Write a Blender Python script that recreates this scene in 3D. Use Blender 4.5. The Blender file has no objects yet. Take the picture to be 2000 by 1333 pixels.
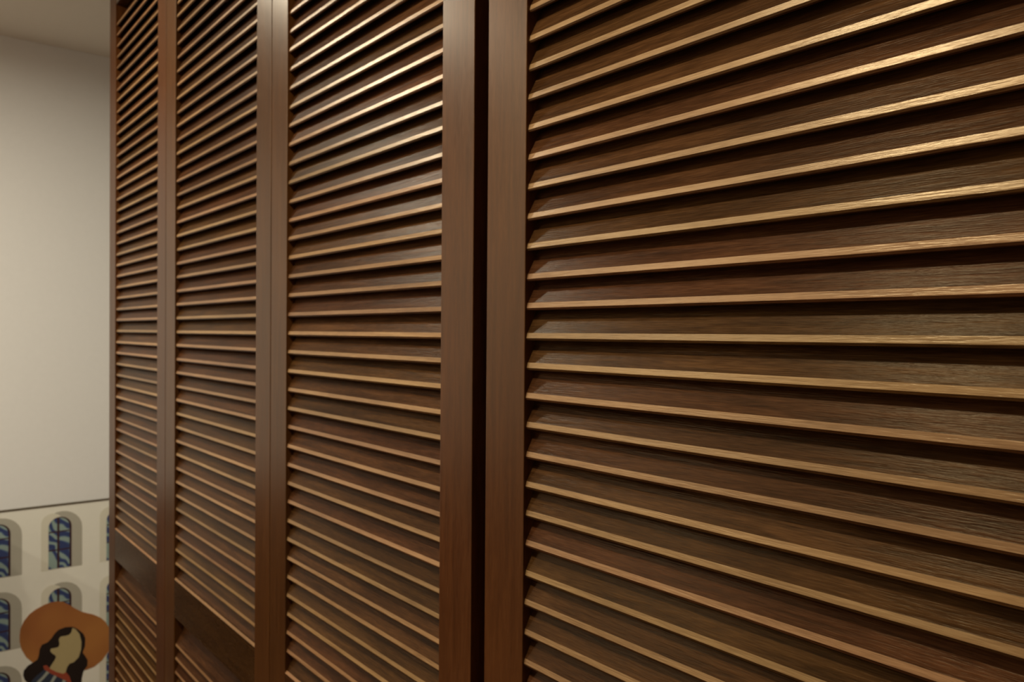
import bpy, bmesh, math, random
from mathutils import Matrix, Vector
random.seed(7)
S = bpy.context.scene
COL = S.collection
P = 0.030            # louvre pitch in metres
ZC = 1.45            # eye height
D0 = 16.93 * P       # camera to front plane of the doors

# ------------------------------------------------------------------ camera
cam_data = bpy.data.cameras.new('camera')
cam = bpy.data.objects.new('camera', cam_data)
COL.objects.link(cam)
r = (0.6276503294839831, 0.7784595992461772, 0.007464331190956446)
u = (-0.012727180986485554, 0.0006737593169726828, 0.9999187791578474)
f = (-0.7783913429392599, 0.6276943510896555, -0.01033048146756392)
cam.matrix_world = Matrix(((r[0], u[0], -f[0], 0), (r[1], u[1], -f[1], 0), (r[2], u[2], -f[2], ZC), (0, 0, 0, 1)))
cam_data.sensor_width = 36.0
cam_data.lens = 1536.95 / 2000 * 36
cam_data.clip_start = 0.01
cam_data.dof.use_dof = True
cam_data.dof.focus_distance = 0.56
cam_data.dof.aperture_fstop = 13.0
S.camera = cam

# ------------------------------------------------------------------ world, exposure
w = bpy.data.worlds.new('room_ambient'); S.world = w; w.use_nodes = True
w.node_tree.nodes['Background'].inputs[0].default_value = (1.0, 0.86, 0.68, 1)
w.node_tree.nodes['Background'].inputs[1].default_value = 0.02
vs = S.view_settings
vs.view_transform = 'Standard'; vs.look = 'None'; vs.gamma = 1.0; vs.use_curve_mapping = False
vs.exposure = 0.0

# ------------------------------------------------------------------ ceiling downlights, plus added fill lamps for the far wall
def downlight_or_fill(x, y, power, size=0.13, spread=176, color=(1.0, 0.925, 0.74)):
    ld = bpy.data.lights.new('downlight_or_fill', 'AREA'); ld.shape = 'DISK'; ld.size = size
    ld.energy = power; ld.color = color; ld.spread = math.radians(spread)
    o = bpy.data.objects.new('downlight_or_fill', ld); COL.objects.link(o)
    o.location = (x, y, ZC + 33.5 * P - 0.012)
    return o
downlight_or_fill(-23 * P, -8.0 * P, 17.0)
downlight_or_fill(-68 * P, 0.0 * P, 14.0)
downlight_or_fill(-84 * P, -60.0 * P, 24.0)  # added fill lamp, brightens the far wall and printed board
downlight_or_fill(-60 * P, -34.0 * P, 9.0)  # second added fill, lifts the wall and the print

# ------------------------------------------------------------------ materials
def mat(name):
    m = bpy.data.materials.new(name); m.use_nodes = True
    return m, m.node_tree.nodes, m.node_tree.links, m.node_tree.nodes['Principled BSDF']

def wood(name, dark, mid, lite, axis='X', rough=0.42, bump=0.25, vary=0.35, spec=0.5, coat=0.0):
    m, N, L, B = mat(name)
    tc = N.new('ShaderNodeTexCoord'); oi = N.new('ShaderNodeObjectInfo')
    # every piece is cut from another place of the board
    off = N.new('ShaderNodeVectorMath'); off.operation = 'SCALE'
    cmb = N.new('ShaderNodeCombineXYZ')
    for i in range(3): L.new(oi.outputs['Random'], cmb.inputs[i])
    L.new(cmb.outputs[0], off.inputs[0]); off.inputs['Scale'].default_value = 7.3
    add = N.new('ShaderNodeVectorMath'); add.operation = 'ADD'
    L.new(tc.outputs['Object'], add.inputs[0]); L.new(off.outputs[0], add.inputs[1])
    def mapped(along, across):
        mp = N.new('ShaderNodeMapping')
        mp.inputs['Scale'].default_value = (along, across, across) if axis == 'X' else (across, across, along)
        L.new(add.outputs[0], mp.inputs['Vector']); return mp
    fine = N.new('ShaderNodeTexNoise'); fine.inputs['Scale'].default_value = 1.0; fine.inputs['Detail'].default_value = 3
    L.new(mapped(60, 900).outputs[0], fine.inputs['Vector'])
    figure = N.new('ShaderNodeTexNoise'); figure.inputs['Scale'].default_value = 1.0; figure.inputs['Detail'].default_value = 4
    figure.inputs['Distortion'].default_value = 0.8
    L.new(mapped(7, 120).outputs[0], figure.inputs['Vector'])
    big = N.new('ShaderNodeTexNoise'); big.inputs['Scale'].default_value = 1.0; big.inputs['Detail'].default_value = 2
    L.new(mapped(3, 12).outputs[0], big.inputs['Vector'])
    mx = N.new('ShaderNodeMath'); mx.operation = 'MULTIPLY_ADD'; mx.inputs[1].default_value = 0.45
    L.new(fine.outputs[0], mx.inputs[0])
    mx2 = N.new('ShaderNodeMath'); mx2.operation = 'MULTIPLY'; mx2.inputs[1].default_value = 0.55
    L.new(figure.outputs[0], mx2.inputs[0]); L.new(mx2.outputs[0], mx.inputs[2])
    ramp = N.new('ShaderNodeValToRGB'); L.new(mx.outputs[0], ramp.inputs[0])
    e = ramp.color_ramp.elements
    e[0].position = 0.34; e[0].color = (*dark, 1)
    e[1].position = 0.66; e[1].color = (*lite, 1)
    k = e.new(0.5); k.color = (*mid, 1)
    hsv = N.new('ShaderNodeHueSaturation'); L.new(ramp.outputs[0], hsv.inputs['Color'])
    mr = N.new('ShaderNodeMapRange'); L.new(oi.outputs['Random'], mr.inputs[0])
    mr.inputs[3].default_value = 1 - vary * 0.5; mr.inputs[4].default_value = 1 + vary * 0.5
    mb = N.new('ShaderNodeMapRange'); L.new(big.outputs[0], mb.inputs[0])
    mb.inputs[1].default_value = .3; mb.inputs[2].default_value = .7
    mb.inputs[3].default_value = .86; mb.inputs[4].default_value = 1.14
    mm = N.new('ShaderNodeMath'); mm.operation = 'MULTIPLY'
    L.new(mr.outputs[0], mm.inputs[0]); L.new(mb.outputs[0], mm.inputs[1])
    L.new(mm.outputs[0], hsv.inputs['Value'])
    # hue differs a little from piece to piece (some redder, some more golden)
    wn = N.new('ShaderNodeTexWhiteNoise'); wn.noise_dimensions = '1D'; L.new(oi.outputs['Random'], wn.inputs['W'])
    mh = N.new('ShaderNodeMapRange'); L.new(wn.outputs['Value'], mh.inputs[0])
    mh.inputs[3].default_value = 0.494; mh.inputs[4].default_value = 0.510
    L.new(mh.outputs[0], hsv.inputs['Hue'])
    L.new(hsv.outputs[0], B.inputs['Base Color'])
    rr = N.new('ShaderNodeMapRange'); L.new(fine.outputs[0], rr.inputs[0])
    rr.inputs[3].default_value = rough - .08; rr.inputs[4].default_value = rough + .08
    L.new(rr.outputs[0], B.inputs['Roughness'])
    B.inputs['Specular IOR Level'].default_value = spec
    B.inputs['Specular Tint'].default_value = (1.0, .76, .44, 1)
    B.inputs['Coat Weight'].default_value = coat; B.inputs['Coat Roughness'].default_value = 0.25
    bp = N.new('ShaderNodeBump'); bp.inputs['Strength'].default_value = bump; bp.inputs['Distance'].default_value = 0.0006
    L.new(mx.outputs[0], bp.inputs['Height']); L.new(bp.outputs[0], B.inputs['Normal'])
    return m

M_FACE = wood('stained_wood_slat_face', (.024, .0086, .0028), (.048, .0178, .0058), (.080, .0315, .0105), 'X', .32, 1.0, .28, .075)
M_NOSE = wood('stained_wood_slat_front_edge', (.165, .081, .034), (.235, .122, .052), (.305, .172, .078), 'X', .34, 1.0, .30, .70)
M_STILE = wood('stained_wood_stile', (.042, .0115, .0025), (.060, .0172, .0038), (.079, .025, .0060), 'Z', .33, .08, .08, .40)
M_RAIL = wood('stained_wood_rail', (.022, .0072, .0019), (.034, .0115, .0031), (.046, .017, .0048), 'X', .26, .06, .08, .5)
M_UNDER = wood('matt_wood_underside', (.026, .0110, .0038), (.050, .0220, .0078), (.080, .037, .0135), 'X', .85, .3, .28, .05)
M_LIP = wood('stained_wood_lit_arris', (.16, .07, .028), (.22, .10, .04), (.28, .14, .06), 'X', .4, .2, .1)  # rail chamfer coloured lighter to paint in the light it catches

def plain(name, col, rough=.8, noise=0.0, bump=0.0, scale=40.0, spec=.3):
    m, N, L, B = mat(name)
    B.inputs['Base Color'].default_value = (*col, 1); B.inputs['Roughness'].default_value = rough
    B.inputs['Specular IOR Level'].default_value = spec
    if noise or bump:
        tc = N.new('ShaderNodeTexCoord'); n = N.new('ShaderNodeTexNoise'); n.inputs['Scale'].default_value = scale
        n.inputs['Detail'].default_value = 5; L.new(tc.outputs['Object'], n.inputs['Vector'])
        if noise:
            h = N.new('ShaderNodeHueSaturation'); h.inputs['Color'].default_value = (*col, 1)
            mr = N.new('ShaderNodeMapRange'); mr.inputs[3].default_value = 1 - noise; mr.inputs[4].default_value = 1 + noise
            L.new(n.outputs[0], mr.inputs[0]); L.new(mr.outputs[0], h.inputs['Value']); L.new(h.outputs[0], B.inputs['Base Color'])
        if bump:
            b = N.new('ShaderNodeBump'); b.inputs['Strength'].default_value = bump; b.inputs['Distance'].default_value = .001
            L.new(n.outputs[0], b.inputs['Height']); L.new(b.outputs[0], B.inputs['Normal'])
    return m
M_WALL = plain('painted_wall', (.88, .86, .84), .85, .02, .08, 60)
M_CEIL = plain('painted_ceiling', (.70, .64, .56), .9, .02, .08, 60)
M_FLOOR = wood('floor_boards', (.10, .05, .025), (.15, .08, .04), (.19, .11, .06), 'X', .45, .1, .2)
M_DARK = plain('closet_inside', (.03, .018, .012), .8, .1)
M_PRINT = plain('printed_plaster_tone', (.93, .90, .80), .6, .02)
M_REVEAL_L = plain('printed_light_reveal', (.79, .75, .62), .6, .02)
M_REVEAL_R = plain('printed_grey_reveal', (.50, .47, .39), .6, .04)
M_LEAD = plain('printed_window_bars', (.055, .022, .024), .6)
M_HAT = None
M_HAIR = plain('printed_hair', (.018, .010, .008), .6)
M_SKIN = plain('printed_skin', (.50, .40, .20), .6, .04)
M_COLLAR = plain('printed_collar', (.36, .070, .035), .6)
M_SHIRT = plain('printed_shirt', (.035, .045, .075), .6)
M_STRIPE = plain('printed_stripe', (.36, .38, .33), .6)
M_EDGE = plain('gap_shade_and_knob', (.10, .075, .045), .6)  # painted shade of the gap above the board; also colours the cabinet knobs
M_CAB = plain('dark_cabinet_lacquer', (.035, .018, .010), .45, .1)

def glass_print():
    m, N, L, B = mat('printed_stained_glass')
    tc = N.new('ShaderNodeTexCoord'); mp = N.new('ShaderNodeMapping'); mp.inputs['Scale'].default_value = (10, 10, 10)
    L.new(tc.outputs['Object'], mp.inputs['Vector'])
    wv = N.new('ShaderNodeTexWave'); wv.wave_type = 'BANDS'; wv.bands_direction = 'DIAGONAL'
    wv.inputs['Scale'].default_value = 1.4; wv.inputs['Distortion'].default_value = 9; wv.inputs['Detail'].default_value = 1
    wv.inputs['Detail Scale'].default_value = 1.2
    L.new(mp.outputs[0], wv.inputs['Vector'])
    rp = N.new('ShaderNodeValToRGB'); L.new(wv.outputs[0], rp.inputs[0]); rp.color_ramp.interpolation = 'EASE'
    e = rp.color_ramp.elements
    e[0].position = .25; e[0].color = (.035, .055, .17, 1); e[1].position = .75; e[1].color = (.30, .40, .37, 1)
    k = e.new(.5); k.color = (.08, .14, .26, 1)
    L.new(rp.outputs[0], B.inputs['Base Color']); B.inputs['Roughness'].default_value = .6
    return m
M_GLASS = glass_print()
def hat_print():
    m, N, L, B = mat('printed_straw_hat')
    tc = N.new('ShaderNodeTexCoord'); n = N.new('ShaderNodeTexNoise'); n.inputs['Scale'].default_value = 6; n.inputs['Detail'].default_value = 1
    L.new(tc.outputs['Object'], n.inputs['Vector'])
    rp = N.new('ShaderNodeValToRGB'); L.new(n.outputs[0], rp.inputs[0])
    e = rp.color_ramp.elements
    e[0].position = .35; e[0].color = (.36, .125, .032, 1); e[1].position = .65; e[1].color = (.46, .185, .045, 1)
    L.new(rp.outputs[0], B.inputs['Base Color']); B.inputs['Roughness'].default_value = .6
    return m
M_HAT = hat_print()

# ------------------------------------------------------------------ helpers
def obj(name, me, parent=None, loc=None):
    o = bpy.data.objects.new(name, me); COL.objects.link(o)
    if parent: o.parent = parent
    if loc: o.location = loc
    return o
def mesh(name, verts, faces, mats, fm=None):
    me = bpy.data.meshes.new(name); me.from_pydata(verts, [], faces)
    for m in mats: me.materials.append(m)
    if fm:
        for p_, i in zip(me.polygons, fm): p_.material_index = i
    me.update(); return me
def box_mesh(name, x0, x1, y0, y1, z0, z1, m, bevel=0.0, org=(0, 0, 0)):
    bm = bmesh.new()
    bmesh.ops.create_cube(bm, size=1)
    for v in bm.verts:
        v.co = Vector(((x0 if v.co.x < 0 else x1) - org[0], (y0 if v.co.y < 0 else y1) - org[1], (z0 if v.co.z < 0 else z1) - org[2]))
    if bevel: bmesh.ops.bevel(bm, geom=bm.edges[:], offset=bevel, segments=2, affect='EDGES', profile=.6)
    me = bpy.data.meshes.new(name); bm.to_mesh(me); bm.free(); me.materials.append(m); return me
def structure(name, x0, x1, y0, y1, z0, z1, m):
    o = obj(name, box_mesh(name, x0, x1, y0, y1, z0, z1, m)); o['kind'] = 'structure'; return o
def prism(name, prof, x0, x1, mats, fm):
    """profile in (y,z), closed, extruded along x; end caps last"""
    n = len(prof)
    vs_ = [(x0, y, z) for y, z in prof] + [(x1, y, z) for y, z in prof]
    fs = [(i, (i + 1) % n, n + (i + 1) % n, n + i) for i in range(n)]
    fs += [tuple(range(n))[::-1], tuple(range(n, 2 * n))]
    me = mesh(name, vs_, fs, mats, fm)
    bm = bmesh.new(); bm.from_mesh(me); bmesh.ops.recalc_face_normals(bm, faces=bm.faces[:]); bm.to_mesh(me); bm.free()
    return me

# ------------------------------------------------------------------ room shell
XW = -106.8 * P          # far wall
ZT = ZC + 33.5 * P       # ceiling
YB = -2.6; XR = 1.7
structure('floor', XW - .1, XR + .1, YB - .1, D0 + .8, -.1, 0, M_FLOOR)
structure('ceiling', XW - .1, XR + .1, YB - .1, D0 + .8, ZT, ZT + .1, M_CEIL)
structure('wall_far', XW - .1, XW, YB - .1, D0 + .8, 0, ZT, M_WALL)
structure('wall_opposite', XW, XR, YB - .1, YB, 0, ZT, M_WALL)
structure('wall_right', XR, XR + .1, YB, D0 + .8, 0, ZT, M_WALL)
# closet around and behind the doors
XD0, XD1 = -81.2 * P, -3.2 * P
structure('wall_closet_back', XW, XR, D0 + .7, D0 + .8, 0, ZT, M_WALL)
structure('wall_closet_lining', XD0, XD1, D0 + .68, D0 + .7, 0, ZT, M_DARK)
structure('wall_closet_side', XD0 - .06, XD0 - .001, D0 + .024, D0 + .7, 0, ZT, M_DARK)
structure('wall_closet_end', XD1 + .004, XR, D0 + .004, D0 + .08, 0, ZT, M_WALL)
structure('trim_1', XD0, XD1, D0 + .004, D0 + .06, ZC + 31.9 * P, ZT, M_RAIL)     # header above the doors

# ------------------------------------------------------------------ louvered doors
T = 1.0 * P              # door thickness
ZBOT, ZTOP = .012, ZC + 31.8 * P
R0, R1 = ZC - 21.05 * P, ZC - 18.15 * P      # middle rail
B1 = ZC - 43.6 * P
TP0 = ZC + 29.7 * P
SET = .09 * P
def slat_profile(tilt=0.0):
    # (depth, height) in pitches: front nose, face, back, underside
    pr = [(0.0, 0.0), (.003, .022), (.037, .175), (.047, .19), (.83, 1.733), (.90, 1.68), (.125, -.04), (.075, -.085), (.022, -.065)]
    return [(y * P, z * P) for y, z in pr]
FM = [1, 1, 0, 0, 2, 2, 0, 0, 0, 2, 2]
ZOFF = -0.17             # slat lattice against the eye level
def rail_mesh(name, x0, x1, z0, z1, lip):
    c = .13 * P
    y1 = T
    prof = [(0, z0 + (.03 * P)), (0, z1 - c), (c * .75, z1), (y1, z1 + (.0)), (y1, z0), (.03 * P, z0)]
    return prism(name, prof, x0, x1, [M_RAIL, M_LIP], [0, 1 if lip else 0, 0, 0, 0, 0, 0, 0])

def door(xl, xil, xir, xr, label, seed):
    rnd = random.Random(seed)
    X0, X1, XI0, XI1 = xl * P, xr * P, xil * P, xir * P
    root = bpy.data.objects.new('wardrobe_door', None); COL.objects.link(root)
    root.location = (X0, D0, 0); root.empty_display_size = .1
    root['label'] = label; root['category'] = 'door'; root['group'] = 'louvered wooden wardrobe doors in one row'
    W = X1 - X0
    g = .0012
    def stile(a, b):
        me = box_mesh('stile', 0, b - a, 0, T, 0, ZTOP - ZBOT, M_STILE, .0009)
        return obj('stile', me, root, (a - X0, 0, ZBOT))
    stile(X0 + g, XI0); stile(XI1, X1 - g)
    a, b = XI0 - X0, XI1 - X0
    for nm, z0, z1, lip in (('rail', R0, R1, True), ('rail', ZBOT, B1, True), ('rail', TP0, ZTOP, False)):
        me = rail_mesh(nm, a, b, 0, z1 - z0, lip)
        obj(nm, me, root, (0, 0.0002, z0))
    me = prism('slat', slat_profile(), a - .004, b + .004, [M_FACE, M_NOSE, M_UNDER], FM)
    i = 14 + 15
    k = 29
    while True:
        z = ZC + (ZOFF + k) * P
        k -= 1
        if z < B1 + .02 * P: break
        if R0 - 1.25 * P < z < R1 - .25 * P: continue
        if z + 1.36 * P > ZTOP - .2 * P: pass
        if z > TP0 - .95 * P: continue
        if R1 - .25 * P < z < R1 + .3 * P: z -= .22 * P      # lowest slat of the opening sits in the rail
        o = obj('slat', me, root, (0, SET + rnd.uniform(-.02, .02) * P, z + rnd.uniform(-.018, .018) * P))
        s = rnd.uniform(.90, 1.06)
        o.scale = (1, 1, 1)
        o.rotation_euler = (math.radians(rnd.uniform(-1.3, 1.3)), math.radians(rnd.uniform(-.05, .05)), 0)
    return root

door(-22.49, -20.32, -5.3, -3.3, 'nearest dark louvered wooden wardrobe door, filling the right half of the view', 1)
door(-42.27, -40.12, -25.38, -23.25, 'dark louvered wooden wardrobe door left of the open vertical gap', 2)
door(-62.69, -60.27, -44.47, -42.27, 'second dark louvered wooden wardrobe door from the white wall', 3)
door(-81.2, -78.85, -64.97, -62.69, 'farthest and narrowest-looking louvered wooden wardrobe door, beside the white wall', 4)

# ------------------------------------------------------------------ printed board on the far wall
root = bpy.data.objects.new('printed_board', None); COL.objects.link(root)
BT = .012
bx = XW + BT
root.location = (XW, 15 * P, 0)
root['label'] = 'cream printed board on the far wall with arched windows and an orange sun hat'
root['category'] = 'picture'
by0, by1, bz0, bz1 = 9.3 * P, 28 * P, .02, ZC - 20.95 * P
oy = 15 * P
me = box_mesh('panel', 0.0005, BT, by0 - oy, by1 - oy, bz0, bz1, M_PRINT); obj('panel', me, root)
me = box_mesh('top_shadow_strip', 0.0005, BT + .002, by0 - oy, by1 - oy, bz1, bz1 + .15 * P, M_EDGE); o = obj('top_shadow_strip', me, root)  # dark strip stands in for the shadow gap at the board top
o['label'] = 'thin painted shadow line along the top edge'
def flat(name, pts, m, layer, parent, org=(0, 0)):
    """thin printed shape; pts in pitches (y,z) relative to the eye"""
    x0 = BT; x1 = BT + .00025 * (layer + 1)
    n = len(pts)
    loc = (0, org[0] * P - oy, ZC + org[1] * P) if parent is root else (0, 0, 0)
    vs_ = [(x, (y - org[0]) * P, (z - org[1]) * P) for x in (x0, x1) for y, z in pts]
    fs = [tuple(range(n)), tuple(range(n, 2 * n))[::-1]] + [(i, (i + 1) % n, n + (i + 1) % n, n + i) for i in range(n)]
    me = mesh(name, vs_, fs, [m])
    bm = bmesh.new(); bm.from_mesh(me); bmesh.ops.recalc_face_normals(bm, faces=bm.faces[:])
    bmesh.ops.triangulate(bm, faces=[q for q in bm.faces if len(q.verts) > 4]); bm.to_mesh(me); bm.free()
    return obj(name, me, parent, loc)
def arch(y0, y1, z0, z1, n=12):
    c = (y0 + y1) / 2; ry = (y1 - y0) / 2; rz = ry * 1.0
    return [(y0, z0)] + [(c - ry * math.cos(math.pi * i / n), z1 - rz + rz * math.sin(math.pi * i / n)) for i in range(n + 1)] + [(y1, z0)]
def rect(a, b, c, d): return [(a, c), (b, c), (b, d), (a, d)]
for row in range(3):
    for c in range(4):
        yc = 16.9 + (c - 1) * 6.22
        if yc + 2.3 > 28: continue
        zt = -22.3 - 8.5 * row; zb = zt - 6.1
        if c == 0:
            pass
        org = (yc, zb)
        win = flat('arched_window', arch(yc - 1.95, yc + 2.35, zb - .1, zt + .65), M_REVEAL_R, 0, root, org)
        flat('light_reveal', arch(yc - 1.95, yc + .3, zb - .1, zt + .50), M_REVEAL_L, 1, win, org)
        flat('window_bars', arch(yc - 1.2, yc + 1.22, zb, zt), M_LEAD, 2, win, org)
        gl, gr = yc - 1.2, yc + 1.0
        h = arch(gl, gr, zb, zt - .10, 16)
        # four lights either side of the mullion, split by two bars
        mid0, mid1 = yc - .30, yc - .06
        def clip(pts, a, b, lo, hi):
            def cut(ps, f_):
                out = []
                for i in range(len(ps)):
                    p_, q = ps[i], ps[(i + 1) % len(ps)]
                    fp, fq = f_(p_), f_(q)
                    if fp >= 0: out.append(p_)
                    if (fp >= 0) != (fq >= 0):
                        t = fp / (fp - fq); out.append((p_[0] + (q[0] - p_[0]) * t, p_[1] + (q[1] - p_[1]) * t))
                return out
            for f_ in (lambda p_: p_[0] - a, lambda p_: b - p_[0], lambda p_: p_[1] - lo, lambda p_: hi - p_[1]):
                pts = cut(pts, f_)
                if not pts: return pts
            return pts
        for a, b in ((gl, mid0), (mid1, gr)):
            for lo, hi in ((zb, zt - 3.98), (zt - 3.82, zt - 1.82), (zt - 1.66, zt)):
                q = clip(h, a, b, lo, hi)
                if len(q) > 2: flat('pane', q, M_GLASS, 3, win, org)

HAT = [(12.8, -35.5), (12.88, -34.79), (13.22, -33.96), (13.77, -33.26), (14.4, -32.84), (15.28, -32.47), (15.92, -32.33), (16.57, -32.33), (17.22, -32.51), (17.88, -33.02), (18.47, -33.57), (19.14, -34.1), (19.73, -34.42), (20.5, -34.78), (21.28, -35.33), (21.8, -35.93), (22.33, -36.97), (22.68, -37.83), (22.77, -38.44), (22.33, -39.49), (21.46, -40.63), (20.6, -41.18), (19.74, -41.34), (18.9, -41.21), (17.65, -40.5), (14.8, -39.39), (14.01, -38.91), (13.46, -38.22), (12.99, -37.19), (12.8, -36.23)]
HAIR = [(18.14, -35.72), (17.47, -35.62), (16.73, -35.77), (16.33, -36.15), (16.0, -36.63), (15.6, -37.0), (15.04, -37.14), (14.8, -37.63), (14.72, -38.35), (14.57, -38.78), (14.17, -39.0), (13.62, -39.27), (13.23, -39.71), (13.15, -40.24), (13.31, -40.83), (13.7, -41.4), (14.41, -42.33), (19.07, -43.63), (19.24, -42.16), (19.4, -41.44), (19.83, -40.88), (19.87, -40.22), (19.57, -39.58), (19.32, -39.13), (19.57, -38.43), (19.61, -37.49), (19.4, -36.87), (18.89, -36.27), (18.47, -35.89)]
FACE = [(18.22, -35.88), (18.1, -36.37), (17.89, -36.61), (17.56, -36.67), (16.98, -36.63), (16.78, -36.91), (16.86, -37.49), (16.74, -37.83), (16.41, -37.85), (15.97, -37.83), (15.89, -38.09), (16.09, -38.42), (16.41, -38.73), (16.49, -38.99), (16.33, -39.32), (16.01, -39.8), (15.77, -40.2), (16.42, -40.84), (17.15, -41.22), (17.48, -41.12), (17.65, -40.5), (17.89, -40.14), (18.39, -40.04), (18.89, -39.59), (19.15, -38.71), (19.19, -37.77), (18.97, -36.77), (18.55, -36.1)]
COLLAR = [(15.16, -39.67), (15.52, -39.67), (15.93, -40.24), (16.58, -40.78), (17.23, -41.15), (17.56, -41.05), (17.9, -41.61), (18.15, -42.55), (18.23, -43.4), (17.81, -43.28), (17.65, -42.2), (16.91, -41.55), (16.01, -40.84), (15.28, -40.12)]
SHIRT = [(15.28, -40.12), (16.01, -40.84), (16.91, -41.55), (17.65, -42.2), (17.81, -43.28), (13.86, -42.18), (14.01, -41.12), (14.57, -40.62), (14.96, -40.36)]
S1 = [(15.53, -40.37), (15.81, -40.63), (15.29, -41.18), (14.73, -41.68), (14.33, -42.03), (14.02, -41.94), (14.57, -41.36), (15.13, -40.86)]
S2 = [(16.29, -41.08), (16.58, -41.3), (16.25, -41.82), (15.77, -42.52), (15.41, -42.42), (15.93, -41.73)]
S3 = [(17.23, -41.85), (17.56, -42.08), (17.32, -42.48), (17.07, -42.89), (16.74, -42.8), (17.07, -42.23)]
og = (16, -40)
hat = flat('sun_hat', HAT, M_HAT, 4, root, og)
hair = flat('hair', HAIR, M_HAIR, 5, root, og)
flat('face', FACE, M_SKIN, 6, hair, og)
shirt = flat('shirt', SHIRT, M_SHIRT, 6, root, og)
flat('collar', COLLAR, M_COLLAR, 7, shirt, og)
for s_ in (S1, S2, S3): flat('stripe', s_, M_STRIPE, 7, shirt, og)

# ------------------------------------------------------------------ low dark cabinet just left of the view
cab = bpy.data.objects.new('low_cabinet', None); COL.objects.link(cab)
cab.location = (XW, -1.0, 0); cab['label'] = 'long low dark cabinet against the far wall, left of the printed board'; cab['category'] = 'cabinet'
cy0, cy1, cz = -60 * P + 1.0, 6.8 * P + 1.0, ZC - 20.5 * P
obj('body', box_mesh('body', .001, .20, cy0, cy1, .06, cz, M_CAB, .003), cab)
obj('plinth', box_mesh('plinth', .001, .17, cy0 + .02, cy1 - .02, 0, .06, M_CAB), cab)
n = 4; dw = (cy1 - cy0) / n
for i in range(n):
    dd = obj('door', box_mesh('door', .201, .219, cy0 + i * dw + .003, cy0 + (i + 1) * dw - .003, .08, cz - .03, M_CAB, .002), cab)
    yk = cy0 + (i + (.9 if i % 2 == 0 else .1)) * dw
    obj('knob', box_mesh('knob', .219, .24, yk - .012, yk + .012, cz - .16, cz - .136, M_EDGE, .004), dd)
